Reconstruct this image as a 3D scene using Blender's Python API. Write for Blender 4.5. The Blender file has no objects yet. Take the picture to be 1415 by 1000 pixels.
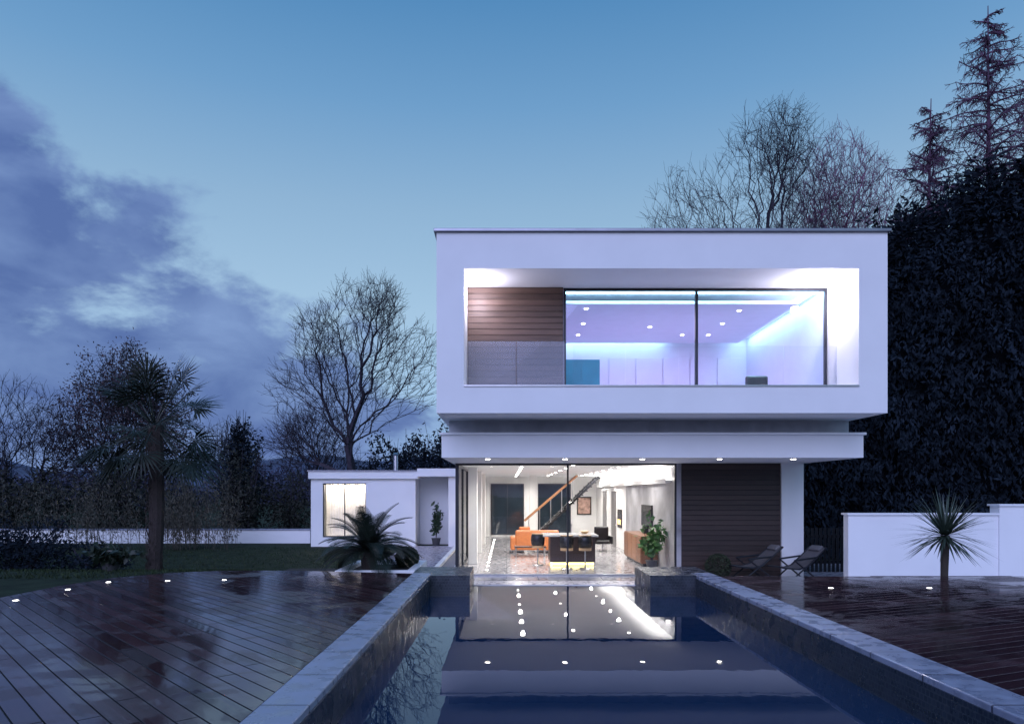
import bpy, math, random
import numpy as np
from mathutils import Vector, Matrix
random.seed(7); rng=np.random.default_rng(7)
S=bpy.context.scene
S.view_settings.view_transform='Standard'
try: S.view_settings.look='None'
except Exception: pass
S.view_settings.exposure=0
CZ=2.44; F=943.0
# ------------------------------------------------------------ materials
def newmat(name):
    m=bpy.data.materials.new(name); m.use_nodes=True
    nt=m.node_tree; b=nt.nodes['Principled BSDF']; return m,nt,b
def M(name,c,rough=.6,metal=0,nscale=3,namt=.12,bump=0,bscale=30,spec=.5,detail=5):
    m,nt,b=newmat(name); N=nt.nodes; L=nt.links
    tc=N.new('ShaderNodeTexCoord'); nz=N.new('ShaderNodeTexNoise'); nz.inputs['Scale'].default_value=nscale; nz.inputs['Detail'].default_value=detail
    L.new(tc.outputs['Object'],nz.inputs['Vector'])
    mx=N.new('ShaderNodeMix'); mx.data_type='RGBA'
    mx.inputs['A'].default_value=(c[0]*(1-namt),c[1]*(1-namt),c[2]*(1-namt),1)
    mx.inputs['B'].default_value=(min(1,c[0]*(1+namt)),min(1,c[1]*(1+namt)),min(1,c[2]*(1+namt)),1)
    mr=N.new('ShaderNodeMapRange'); mr.inputs['From Min'].default_value=.3; mr.inputs['From Max'].default_value=.7
    L.new(nz.outputs['Fac'],mr.inputs['Value']); L.new(mr.outputs['Result'],mx.inputs['Factor'])
    L.new(mx.outputs['Result'],b.inputs['Base Color'])
    b.inputs['Roughness'].default_value=rough; b.inputs['Metallic'].default_value=metal
    b.inputs['Specular IOR Level'].default_value=spec
    if bump>0:
        n2=N.new('ShaderNodeTexNoise'); n2.inputs['Scale'].default_value=bscale; n2.inputs['Detail'].default_value=6
        L.new(tc.outputs['Object'],n2.inputs['Vector'])
        bp=N.new('ShaderNodeBump'); bp.inputs['Strength'].default_value=bump; bp.inputs['Distance'].default_value=.02
        L.new(n2.outputs['Fac'],bp.inputs['Height']); L.new(bp.outputs['Normal'],b.inputs['Normal'])
    return m
def E(name,c,s):
    m,nt,b=newmat(name); b.inputs['Base Color'].default_value=(*c,1)
    b.inputs['Emission Color'].default_value=(*c,1); b.inputs['Emission Strength'].default_value=s; return m
def glass(name,tint=(1,1,1),ior=1.45,milky=0,rough=0.0):
    m=bpy.data.materials.new(name); m.use_nodes=True; nt=m.node_tree; N=nt.nodes; L=nt.links
    for n in list(N): N.remove(n)
    o=N.new('ShaderNodeOutputMaterial'); t=N.new('ShaderNodeBsdfTransparent'); t.inputs['Color'].default_value=(*tint,1)
    g=N.new('ShaderNodeBsdfGlossy'); g.inputs['Roughness'].default_value=rough
    fr=N.new('ShaderNodeFresnel'); fr.inputs['IOR'].default_value=ior
    mx=N.new('ShaderNodeMixShader'); L.new(fr.outputs[0],mx.inputs[0]); L.new(t.outputs[0],mx.inputs[1]); L.new(g.outputs[0],mx.inputs[2])
    last=mx
    if milky>0:
        d=N.new('ShaderNodeBsdfDiffuse'); d.inputs['Color'].default_value=(.6,.62,.7,1)
        m2=N.new('ShaderNodeMixShader'); m2.inputs[0].default_value=milky; L.new(mx.outputs[0],m2.inputs[1]); L.new(d.outputs[0],m2.inputs[2]); last=m2
    L.new(last.outputs[0],o.inputs['Surface']); return m
def brickmat(name,c1,c2,mortar,w,h,msize,rough,axis='xy',bump=.3,noise=(.65,1.3)):
    m,nt,b=newmat(name); N=nt.nodes; L=nt.links
    tc=N.new('ShaderNodeTexCoord'); sp=N.new('ShaderNodeSeparateXYZ'); cb=N.new('ShaderNodeCombineXYZ')
    L.new(tc.outputs['Object'],sp.inputs[0])
    if axis=='any':
        a=N.new('ShaderNodeMath'); a.operation='ADD'; L.new(sp.outputs[0],a.inputs[0]); L.new(sp.outputs[1],a.inputs[1])
        L.new(a.outputs[0],cb.inputs[0]); L.new(sp.outputs[2],cb.inputs[1])
    elif axis=='yx':
        L.new(sp.outputs[1],cb.inputs[0]); L.new(sp.outputs[0],cb.inputs[1])
    else:
        L.new(sp.outputs[0],cb.inputs[0]); L.new(sp.outputs[1],cb.inputs[1])
    br=N.new('ShaderNodeTexBrick'); br.offset=0 if axis!='any' else .5
    br.inputs['Color1'].default_value=(*c1,1); br.inputs['Color2'].default_value=(*c2,1); br.inputs['Mortar'].default_value=(*mortar,1)
    br.inputs['Scale'].default_value=1; br.inputs['Brick Width'].default_value=w; br.inputs['Row Height'].default_value=h; br.inputs['Mortar Size'].default_value=msize
    L.new(cb.outputs[0],br.inputs['Vector'])
    nz=N.new('ShaderNodeTexNoise'); nz.inputs['Scale'].default_value=6; nz.inputs['Detail'].default_value=8; L.new(tc.outputs['Object'],nz.inputs['Vector'])
    mr=N.new('ShaderNodeMapRange'); mr.inputs['To Min'].default_value=noise[0]; mr.inputs['To Max'].default_value=noise[1]; L.new(nz.outputs['Fac'],mr.inputs['Value'])
    mu=N.new('ShaderNodeVectorMath'); mu.operation='SCALE'; L.new(br.outputs['Color'],mu.inputs[0]); L.new(mr.outputs[0],mu.inputs['Scale'])
    L.new(mu.outputs[0],b.inputs['Base Color']); 
    r2=N.new('ShaderNodeMapRange'); r2.inputs['From Min'].default_value=.3; r2.inputs['From Max'].default_value=.7; r2.inputs['To Min'].default_value=rough*.5; r2.inputs['To Max'].default_value=rough*1.6; L.new(nz.outputs['Fac'],r2.inputs['Value']); L.new(r2.outputs[0],b.inputs['Roughness'])
    bp=N.new('ShaderNodeBump'); bp.inputs['Strength'].default_value=bump; bp.inputs['Distance'].default_value=.01; bp.invert=True
    L.new(br.outputs['Fac'],bp.inputs['Height']); L.new(bp.outputs[0],b.inputs['Normal'])
    return m
def woodmat(name,c,rough=.5,stretch='x',amt=.5):
    m,nt,b=newmat(name); N=nt.nodes; L=nt.links
    tc=N.new('ShaderNodeTexCoord'); mp=N.new('ShaderNodeMapping')
    mp.inputs['Scale'].default_value={'x':(1.2,20,25),'y':(20,1.2,25),'z':(20,20,1.2)}[stretch]
    nz=N.new('ShaderNodeTexNoise'); nz.inputs['Scale'].default_value=1.5; nz.inputs['Detail'].default_value=6
    L.new(tc.outputs['Object'],mp.inputs[0]); L.new(mp.outputs[0],nz.inputs['Vector'])
    g=N.new('ShaderNodeNewGeometry')
    ad=N.new('ShaderNodeMath'); ad.operation='MULTIPLY_ADD'; ad.inputs[1].default_value=.45; L.new(g.outputs['Random Per Island'],ad.inputs[0]); L.new(nz.outputs['Fac'],ad.inputs[2])
    r=N.new('ShaderNodeValToRGB'); r.color_ramp.elements[0].position=.35; r.color_ramp.elements[1].position=1.0
    r.color_ramp.elements[0].color=(c[0]*(1-amt),c[1]*(1-amt),c[2]*(1-amt),1); r.color_ramp.elements[1].color=(c[0]*(1+amt),c[1]*(1+amt),c[2]*(1+amt),1)
    L.new(ad.outputs[0],r.inputs[0]); L.new(r.outputs[0],b.inputs['Base Color']); b.inputs['Roughness'].default_value=rough
    return m

render_white=M('white_render',(.80,.81,.82),.75,nscale=.9,namt=.035,bump=.08,bscale=60)
plaster=M('interior_plaster',(.80,.79,.77),.7,namt=.02)
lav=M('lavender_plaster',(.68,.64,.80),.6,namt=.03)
capm=M('roof_metal',(.25,.26,.3),.35,.8,namt=.1)
frame=M('dark_aluminium',(.03,.032,.04),.35,.5,namt=.1)
steel=M('brushed_steel',(.5,.5,.52),.3,.9,namt=.1)
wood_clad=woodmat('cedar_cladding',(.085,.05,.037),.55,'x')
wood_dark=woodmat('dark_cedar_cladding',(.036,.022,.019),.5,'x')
walnut=woodmat('walnut',(.2,.09,.045),.4,'y')
conc=M('polished_concrete_wall',(.36,.355,.37),.3,nscale=1.3,namt=.4,detail=8)
floor_t=brickmat('porcelain_floor',(.34,.33,.34),(.38,.37,.38),(.18,.18,.18),.9,.9,.008,.16,'xy',.1)
terr=brickmat('terrace_paving',(.4,.38,.42),(.46,.44,.48),(.2,.2,.22),.6,.6,.008,.3,'xy')
coping=brickmat('coping_stone',(.24,.26,.34),(.30,.32,.40),(.06,.06,.09),.75,3,.010,.3,'yx',.5,(.45,1.5))
tile=brickmat('pool_mosaic',(.014,.020,.032),(.026,.034,.050),(.045,.055,.065),.05,.05,.005,.3,'any',.2,(.4,1.6))
pathm=brickmat('path_paving',(.32,.31,.38),(.36,.35,.42),(.15,.15,.18),.9,.6,.01,.3,'xy')
black=M('black_lacquer',(.012,.012,.014),.25)
leather=M('tan_leather',(.60,.19,.055),.45,nscale=8,bump=.1)
tanp=M('tan_shell',(.5,.33,.18),.4)
soil=M('soil',(.03,.022,.018),.9,bump=.6)
terracotta=M('dark_planter',(.05,.05,.055),.5)
G=glass('window_glass',(.98,.985,1),1.38)
Gb=glass('balustrade_glass',(.97,.975,.99),1.12,.015)
Gm=glass('grey_sheen_balustrade_glass',(.9,.92,.96),1.2,.20)  # milky mix puts a grey reflection into the glass colour
lampw=E('downlight_lens',(1,.94,.85),30)
lampdk=E('deck_light_lens',(1,.95,.9),12)
ledc=E('cyan_led',(.45,.86,1),13)
ledy=E('warm_led',(1,.8,.25),6)

# ------------------------------------------------------------ mesh helpers
def link(o,parent=None):
    S.collection.objects.link(o)
    if parent: o.parent=parent
    return o
def empty(name):
    o=bpy.data.objects.new(name,None); o.empty_display_size=.3; S.collection.objects.link(o); return o
def mesh(name,v,f,mat,parent=None,smooth=False):
    me=bpy.data.meshes.new(name); me.from_pydata([tuple(p) for p in v],[],f); me.update()
    if mat: me.materials.append(mat)
    if smooth: me.polygons.foreach_set('use_smooth',[True]*len(me.polygons))
    return link(bpy.data.objects.new(name,me),parent)
BF=[(0,3,2,1),(4,5,6,7),(0,1,5,4),(1,2,6,5),(2,3,7,6),(3,0,4,7)]
def bv(x0,x1,y0,y1,z0,z1): return [(x0,y0,z0),(x1,y0,z0),(x1,y1,z0),(x0,y1,z0),(x0,y0,z1),(x1,y0,z1),(x1,y1,z1),(x0,y1,z1)]
def box(name,x0,x1,y0,y1,z0,z1,mat,parent=None,bev=0):
    o=mesh(name,bv(x0,x1,y0,y1,z0,z1),BF,mat,parent)
    if bev: 
        b=o.modifiers.new('b','BEVEL'); b.width=bev; b.segments=3
    return o
def boxes(name,lst,mat,parent=None,bev=0):
    v=[];f=[]
    for b in lst:
        n=len(v); v+=bv(*b); f+=[tuple(i+n for i in q) for q in BF]
    o=mesh(name,v,f,mat,parent)
    if bev:
        b=o.modifiers.new('b','BEVEL'); b.width=bev; b.segments=2
    return o
def tubes(name,segs,mat,parent=None,sides=4,smooth=True):
    v=[];f=[]
    cs=[(math.cos(2*math.pi*i/sides),math.sin(2*math.pi*i/sides)) for i in range(sides)]
    for p0,p1,r0,r1 in segs:
        p0=Vector(p0);p1=Vector(p1); d=p1-p0
        if d.length<1e-6: continue
        d.normalize(); a=d.orthogonal().normalized(); b=d.cross(a); n=len(v)
        for c,s in cs: v.append(p0+(a*c+b*s)*r0)
        for c,s in cs: v.append(p1+(a*c+b*s)*r1)
        for i in range(sides):
            j=(i+1)%sides; f.append((n+i,n+j,n+sides+j,n+sides+i))
        if sides>3: f.append(tuple(n+i for i in reversed(range(sides)))); f.append(tuple(n+sides+i for i in range(sides)))
    return mesh(name,v,f,mat,parent,False)
def disc(name,pts,r,mat,parent=None,up=True,h=.012):
    segs=[((x,y,z),(x,y,z+(h if up else -h)),r,r) for x,y,z in pts]
    return tubes(name,segs,mat,parent,14)
def npmesh(name,V,nq,mat,parent=None):
    me=bpy.data.meshes.new(name); n=len(V); me.vertices.add(n); me.vertices.foreach_set('co',V.astype(np.float32).ravel())
    k=n//4; me.loops.add(n); me.loops.foreach_set('vertex_index',np.arange(n,dtype=np.int32))
    me.polygons.add(k); me.polygons.foreach_set('loop_start',np.arange(0,n,4,dtype=np.int32))
    me.update(calc_edges=True); me.validate(); me.materials.append(mat)
    return link(bpy.data.objects.new(name,me),parent)
def unit(a): return a/np.maximum(np.linalg.norm(a,axis=1,keepdims=True),1e-9)
def leaves(name,C,size,mat,parent=None,direc=None,aspect=.45,jit=1.0):
    n=len(C); d=rng.normal(size=(n,3))
    if direc is not None: d=unit(direc)+d*jit*.35
    d=unit(d); s=unit(np.cross(d,rng.normal(size=(n,3))))
    L=(size*(.6+.8*rng.random((n,1))))
    V=np.stack([C-d*L*.5,C+s*L*aspect*.5,C+d*L*.5,C-s*L*aspect*.5],1).reshape(-1,3)
    return npmesh(name,V,n,mat,parent)

# ------------------------------------------------------------ world
w=bpy.data.worlds.new('World'); S.world=w; w.use_nodes=True
N=w.node_tree.nodes; L=w.node_tree.links
for n in list(N): N.remove(n)
out=N.new('ShaderNodeOutputWorld'); bg=N.new('ShaderNodeBackground')
tc=N.new('ShaderNodeTexCoord'); sp=N.new('ShaderNodeSeparateXYZ'); L.new(tc.outputs['Generated'],sp.inputs[0])
ramp=N.new('ShaderNodeValToRGB'); cr=ramp.color_ramp
stops=[(0,(.15,.26,.55)),(.06,(.24,.39,.68)),(.15,(.36,.56,.79)),(.25,(.37,.56,.76)),(.38,(.27,.45,.66)),(.49,(.155,.34,.59)),(.6,(.075,.24,.49)),(1,(.04,.15,.38))]
cr.elements[0].position=0; cr.elements[0].color=(*stops[0][1],1); cr.elements[1].position=1; cr.elements[1].color=(*stops[-1][1],1)
for p,c in stops[1:-1]:
    e=cr.elements.new(p); e.color=(*c,1)
L.new(sp.outputs[2],ramp.inputs[0])
def math_(op,a,b=None,c=None,clamp=False):
    n=N.new('ShaderNodeMath'); n.operation=op; n.use_clamp=clamp
    for i,x in enumerate((a,b,c)):
        if x is None: continue
        if isinstance(x,(int,float)): n.inputs[i].default_value=x
        else: L.new(x,n.inputs[i])
    return n.outputs[0]
mp=N.new('ShaderNodeMapping'); mp.inputs['Scale'].default_value=(1,1,2.0); mp.inputs['Rotation'].default_value=(0,.5,0); mp.inputs['Location'].default_value=(.35,.1,.2); L.new(tc.outputs['Generated'],mp.inputs[0])
nz=N.new('ShaderNodeTexNoise'); nz.inputs['Scale'].default_value=4.2; nz.inputs['Detail'].default_value=11; nz.inputs['Roughness'].default_value=.58; nz.inputs['Distortion'].default_value=.2
L.new(mp.outputs[0],nz.inputs['Vector'])
nz2=N.new('ShaderNodeTexNoise'); nz2.inputs['Scale'].default_value=6; nz2.inputs['Detail'].default_value=9; nz2.inputs['Distortion'].default_value=.3; L.new(mp.outputs[0],nz2.inputs['Vector'])
s1=math_('MULTIPLY_ADD',sp.outputs[0],-.80,math_('MULTIPLY',sp.outputs[2],-1))
s2=math_('MULTIPLY_ADD',sp.outputs[1],-.015,s1)
s3=math_('MULTIPLY_ADD',math_('SUBTRACT',nz.outputs['Fac'],.5),.9,s2)
mr=N.new('ShaderNodeMapRange'); mr.interpolation_type='SMOOTHSTEP'; mr.inputs['From Min'].default_value=-.02; mr.inputs['From Max'].default_value=.12; L.new(s3,mr.inputs['Value'])
mrh=N.new('ShaderNodeMapRange'); mrh.interpolation_type='SMOOTHSTEP'; mrh.inputs['From Min'].default_value=.12; mrh.inputs['From Max'].default_value=.03; mrh.inputs['To Min'].default_value=0; mrh.inputs['To Max'].default_value=.45
L.new(math_('MULTIPLY_ADD',math_('SUBTRACT',nz2.outputs['Fac'],.5),.12,sp.outputs[2]),mrh.inputs['Value'])
cc=N.new('ShaderNodeValToRGB'); cc.color_ramp.elements[0].position=.36; cc.color_ramp.elements[1].position=.66
cc.color_ramp.elements[0].color=(.075,.135,.37,1); cc.color_ramp.elements[1].color=(.20,.31,.59,1); L.new(nz2.outputs['Fac'],cc.inputs[0])
mx=N.new('ShaderNodeMix'); mx.data_type='RGBA'; L.new(math_('MAXIMUM',math_('MULTIPLY',mr.outputs[0],.93),mrh.outputs[0]),mx.inputs['Factor']); L.new(ramp.outputs[0],mx.inputs['A']); L.new(cc.outputs[0],mx.inputs['B'])
L.new(mx.outputs['Result'],bg.inputs['Color']); bg.inputs['Strength'].default_value=1
sky=N.new('ShaderNodeTexSky'); sky.sky_type='NISHITA'; sky.sun_disc=False; sky.sun_elevation=math.radians(2); sky.sun_rotation=math.radians(190)
bg2=N.new('ShaderNodeBackground'); bg2.inputs['Strength'].default_value=.006; L.new(sky.outputs[0],bg2.inputs['Color'])
ad=N.new('ShaderNodeAddShader'); L.new(bg.outputs[0],ad.inputs[0]); L.new(bg2.outputs[0],ad.inputs[1]); L.new(ad.outputs[0],out.inputs['Surface'])
sun=bpy.data.lights.new('dusk_sun','SUN'); sun.energy=2.15; sun.color=(.58,.59,1); sun.angle=math.radians(50)
so=link(bpy.data.objects.new('dusk_sun',sun)); so.rotation_euler=(math.radians(60),0,math.radians(-16))

# ------------------------------------------------------------ camera
cam=bpy.data.cameras.new('camera'); co=link(bpy.data.objects.new('camera',cam)); S.camera=co
cam.sensor_width=36; cam.lens=24; cam.clip_end=5000; cam.clip_start=.05
co.location=(0,0,CZ); co.rotation_euler=(math.radians(90),0,0); cam.shift_x=.0053; cam.shift_y=.1272

# ------------------------------------------------------------ ground
def gz(x,y):
    if x<-4.9:
        t=min(1,max(0,(y-12.5)/9)); t=t*t*(3-2*t); return .9*(1-t)-.02
    if x<-4.5: 
        a=(x+4.9)/.4; t=min(1,max(0,(y-12.5)/9)); t=t*t*(3-2*t); return (.9*(1-t))*(1-a)-.02-.03*a
    return -.05
xs=sorted(set([-1500,-600,-300,-120,-60]+[-40+i*1.0 for i in range(35)]+[-5.4,-4.9,-4.8,-4.7,-4.6,-4.5,-2,5,9,12,20,40,80,200,600,1500]))
ys=sorted(set([-300,-60,-20]+[-10+i for i in range(41)]+[35,40,60,100,200,400,1500]))
v=[(x,y,gz(x,y)) for y in ys for x in xs]; nx=len(xs)
f=[(j*nx+i,j*nx+i+1,(j+1)*nx+i+1,(j+1)*nx+i) for j in range(len(ys)-1) for i in range(nx-1)]
grassm=M('lawn_turf',(.024,.034,.018),.9,nscale=2.5,namt=.5,bump=.8,bscale=60,spec=.15)
mesh('ground',v,f,grassm,None,True)
n=30000; gx=rng.uniform(-26,-4.95,n); gy=12.3+ (rng.random(n)**1.4)*18
gp=np.stack([gx,gy,np.array([gz(a,b) for a,b in zip(gx,gy)])+.02],1)
leaves('grass',gp,.08,M('grass_blades',(.026,.040,.018),.8,namt=.5,nscale=1.5,spec=.15),None,np.tile([0,0,1.],(n,1)),.2)
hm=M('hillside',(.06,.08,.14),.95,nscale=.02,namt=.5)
v=[];f=[];m=80
for i in range(m+1):
    x=-700+i*(1400/m)
    h=28+7*math.sin(x*.009+1)+4*math.sin(x*.027)+2*math.sin(x*.08)
    v+=[(x,380,-2),(x,430,h*.6),(x,500,h),(x,650,-2)]
for i in range(m):
    for k in range(3): a=i*4+k; f.append((a,a+4,a+5,a+1))
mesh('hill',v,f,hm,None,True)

# ------------------------------------------------------------ deck
def deckmat(name,ang):
    m,nt,b=newmat(name); N=nt.nodes; L=nt.links
    def mt(op,a,b_=None,c=None,clamp=False):
        n=N.new('ShaderNodeMath'); n.operation=op; n.use_clamp=clamp
        for i,x in enumerate((a,b_,c)):
            if x is None: continue
            if isinstance(x,(int,float)): n.inputs[i].default_value=x
            else: L.new(x,n.inputs[i])
        return n.outputs[0]
    tc=N.new('ShaderNodeTexCoord'); sp=N.new('ShaderNodeSeparateXYZ'); L.new(tc.outputs['Object'],sp.inputs[0])
    nx_,ny_=math.cos(ang),math.sin(ang)
    u=mt('MULTIPLY_ADD',sp.outputs[0],nx_/.145,mt('MULTIPLY',sp.outputs[1],ny_/.145))
    vv=mt('MULTIPLY_ADD',sp.outputs[0],-ny_,mt('MULTIPLY',sp.outputs[1],nx_))
    fr=mt('FRACT',u); fl=mt('FLOOR',u)
    edge=mt('ABSOLUTE',mt('SUBTRACT',fr,.5))
    mr=N.new('ShaderNodeMapRange'); mr.interpolation_type='SMOOTHSTEP'; mr.inputs['From Min'].default_value=.45; mr.inputs['From Max'].default_value=.48; L.new(edge,mr.inputs['Value'])
    groove=mr.outputs[0]
    wn=N.new('ShaderNodeTexWhiteNoise'); wn.noise_dimensions='1D'; L.new(fl,wn.inputs['W'])
    off=mt('MULTIPLY_ADD',wn.outputs['Value'],4,vv)
    bj=mt('FRACT',mt('DIVIDE',off,3.6)); joint=mt('LESS_THAN',bj,.003)
    groove=mt('MAXIMUM',groove,joint)
    cb=N.new('ShaderNodeCombineXYZ'); L.new(mt('MULTIPLY',u,2.5),cb.inputs[0]); L.new(mt('MULTIPLY_ADD',wn.outputs['Value'],20,mt('MULTIPLY',vv,.9)),cb.inputs[1])
    g=N.new('ShaderNodeTexNoise'); g.inputs['Scale'].default_value=1.6; g.inputs['Detail'].default_value=6; L.new(cb.outputs[0],g.inputs['Vector'])
    fac=mt('ADD',mt('MULTIPLY',wn.outputs['Value'],.45),mt('MULTIPLY',g.outputs['Fac'],.6))
    r=N.new('ShaderNodeValToRGB'); r.color_ramp.elements[0].position=.2; r.color_ramp.elements[1].position=.9
    r.color_ramp.elements[0].color=(.020,.009,.012,1); r.color_ramp.elements[1].color=(.10,.045,.048,1); L.new(fac,r.inputs[0])
    mx=N.new('ShaderNodeMix'); mx.data_type='RGBA'; L.new(groove,mx.inputs['Factor']); L.new(r.outputs[0],mx.inputs['A']); mx.inputs['B'].default_value=(.004,.003,.004,1)
    L.new(mx.outputs['Result'],b.inputs['Base Color'])
    pz=N.new('ShaderNodeTexNoise'); pz.inputs['Scale'].default_value=1.5; pz.inputs['Detail'].default_value=8; pz.inputs['Roughness'].default_value=.65; pz.inputs['Distortion'].default_value=.8; L.new(tc.outputs['Object'],pz.inputs['Vector'])
    wet=N.new('ShaderNodeMapRange'); wet.interpolation_type='SMOOTHSTEP'; wet.inputs['From Min'].default_value=.43; wet.inputs['From Max'].default_value=.52; L.new(pz.outputs['Fac'],wet.inputs['Value'])
    ro=mt('MULTIPLY_ADD',wet.outputs[0],-.15,.20)
    ro1=mt('ADD',ro,mt('MULTIPLY',wn.outputs['Value'],.04))
    ro2=mt('MAXIMUM',ro1,mt('MULTIPLY',groove,.6)); L.new(ro2,b.inputs['Roughness'])
    sp0=mt('MULTIPLY_ADD',wet.outputs[0],.45,.42)
    L.new(mt('MULTIPLY',sp0,mt('MULTIPLY_ADD',groove,-.9,1)),b.inputs['Specular IOR Level'])
    bst=mt('MULTIPLY_ADD',wet.outputs[0],-.12,.17)
    bp0=N.new('ShaderNodeBump'); bp0.inputs['Distance'].default_value=.01; L.new(bst,bp0.inputs['Strength']); L.new(g.outputs['Fac'],bp0.inputs['Height'])
    bp=N.new('ShaderNodeBump'); bp.inputs['Distance'].default_value=.01; bp.inputs['Strength'].default_value=.3; bp.invert=True; L.new(groove,bp.inputs['Height']); L.new(bp0.outputs[0],bp.inputs['Normal'])
    L.new(bp.outputs[0],b.inputs['Normal']); b.inputs['IOR'].default_value=1.5
    return m
DZ=1.04; WZ=.69
def slab(name,pts,z0,z1,mat,parent=None):
    n=len(pts); v=[(x,y,z0) for x,y in pts]+[(x,y,z1) for x,y in pts]
    f=[tuple(reversed(range(n))),tuple(range(n,2*n))]+[(i,(i+1)%n,n+(i+1)%n,n+i) for i in range(n)]
    return mesh(name,v,f,mat,parent)
dL=empty('timber_deck')
dm=deckmat('wet_deck_boards',math.radians(44)); dm2=deckmat('wet_deck_boards_b',math.radians(112))
curve=[(-1.64,11.9),(-2.6,12.1),(-4,12.35),(-5.1,12.35),(-5.9,12.0),(-6.5,11.3),(-6.75,10.4),(-6.8,9.2),(-6.9,7.5),(-7.2,5),(-7.6,-4),(-1.64,-4)]
slab('boards',curve[::-1],0,DZ-.012,dm,dL)
dR=empty('timber_deck')
slab('boards',[(3.57,-4),(16,-4),(16,11.5),(3.57,11.5)],0,DZ-.012,dm2,dR)
DL=empty('deck_lights')
pts=[]
for px,py in [(22,828),(94,813),(150,803),(232,801),(310,800),(1148,811),(1284,811)]:
    Y=F*1.4/(py-680); pts.append(((px-700)*Y/F,Y,DZ-.0118))
disc('lens',pts,.032,lampdk,DL,h=.004)
disc('rim',pts,.048,steel,DL,h=.002)

# ------------------------------------------------------------ pool
P=empty('swimming_pool')
box('coping_left',-1.63,-1.30,1.2,11.9,.62,DZ,coping,P,.012)
box('coping_right',3.20,3.56,1.2,11.9,.62,DZ,coping,P,.012)
box('coping_near',-1.63,3.56,.8,1.2,.55,DZ,coping,P)
box('wall_left',-1.31,-1.285,1.2,11.5,0,DZ-.05,tile,P)
box('wall_right',3.185,3.21,1.2,11.5,0,DZ-.05,tile,P)
box('basin_floor',-1.3,3.2,1.2,12.9,0.0,.06,tile,P)
box('weir_block_left',-1.63,-.62,11.5+.41,12.9,0,DZ-.004,tile,P)
box('weir_block_left_front',-1.30,-.62,11.5,11.91,0,DZ-.002,tile,P)
box('weir_block_right',2.42,3.56,11.91,12.9,0,DZ-.004,tile,P)
box('weir_block_right_front',2.42,3.20,11.5,11.91,0,DZ-.002,tile,P)
box('weir_wall',-.62,2.42,12.82,12.92,0,WZ+.012,M('weir_stone',(.6,.6,.66),.2),P)
wm=bpy.data.materials.new('pool_water'); wm.use_nodes=True; nt=wm.node_tree; n_=nt.nodes; l_=nt.links
b=n_['Principled BSDF']; b.inputs['Base Color'].default_value=(.005,.026,.068,1); b.inputs['Roughness'].default_value=.012; b.inputs['IOR'].default_value=1.33
tcw=n_.new('ShaderNodeTexCoord'); mpw=n_.new('ShaderNodeMapping'); mpw.inputs['Scale'].default_value=(1,.6,1); l_.new(tcw.outputs['Object'],mpw.inputs[0])
nw=n_.new('ShaderNodeTexNoise'); nw.inputs['Scale'].default_value=3.5; nw.inputs['Detail'].default_value=3; l_.new(mpw.outputs[0],nw.inputs['Vector'])
bw=n_.new('ShaderNodeBump'); bw.inputs['Strength'].default_value=.035; bw.inputs['Distance'].default_value=.02; l_.new(nw.outputs['Fac'],bw.inputs['Height']); l_.new(bw.outputs[0],b.inputs['Normal'])
v=[(-1.29,1.2,WZ),(3.19,1.2,WZ),(3.19,11.5,WZ),(2.42,11.5,WZ),(2.42,12.83,WZ),(-.62,12.83,WZ),(-.62,11.5,WZ),(-1.29,11.5,WZ)]
mesh('water',v,[tuple(range(8))],wm,P)

# ------------------------------------------------------------ house
H=empty('modern_house')
XL,XR=-1.59,8.65
box('upper_floor_slab',XL,XR,15.5,27,4.24,4.85,render_white,H)
box('upper_roof_slab',XL,XR,15.5,27,7.52,8.34,render_white,H)
box('upper_wall_left',XL,-.97,15.5,27,4.85,7.52,render_white,H)
box('upper_wall_right',8.0,XR,15.5,27,4.85,7.52,render_white,H)
box('upper_back_wall',-.97,8.0,26.8,26.95,4.85,7.52,render_white,H)
box('roof_capping',XL-.06,XR+.06,15.43,27.07,8.34,8.41,capm,H,.01)
box('balcony_sill',-.97,8.0,15.47,15.56,4.845,4.875,steel,H)
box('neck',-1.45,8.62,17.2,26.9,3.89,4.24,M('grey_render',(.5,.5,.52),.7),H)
box('canopy_slab',XL,8.73,16.7,38.2,3.29,3.84,render_white,H)
box('canopy_capping',XL-.05,8.78,16.64,38.25,3.84,3.90,render_white,H,.01)
def slats(name,x0,x1,y,z0,z1,p,mat,parent):
    L_=[];z=z0
    while z<z1-.02:
        h=min(p-.012,z1-z); 
        L_.append((x0,x1,y-.03+.003*random.random(),y,z,z+h)); z+=p
    boxes(name,L_,mat,parent,.004)
    box(name+'_backing',x0,x1,y,y+.08,z0,z1,black,parent)
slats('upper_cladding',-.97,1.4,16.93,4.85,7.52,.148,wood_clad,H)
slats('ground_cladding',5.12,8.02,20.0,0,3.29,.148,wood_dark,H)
box('pillar',8.02,8.66,19.9,20.5,0,3.29,render_white,H)
box('outer_wall_right',8.5,8.66,20.5,38,0,3.29,render_white,H)
box('outer_wall_back',5.12,8.5,37.9,38,0,3.29,render_white,H)
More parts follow.
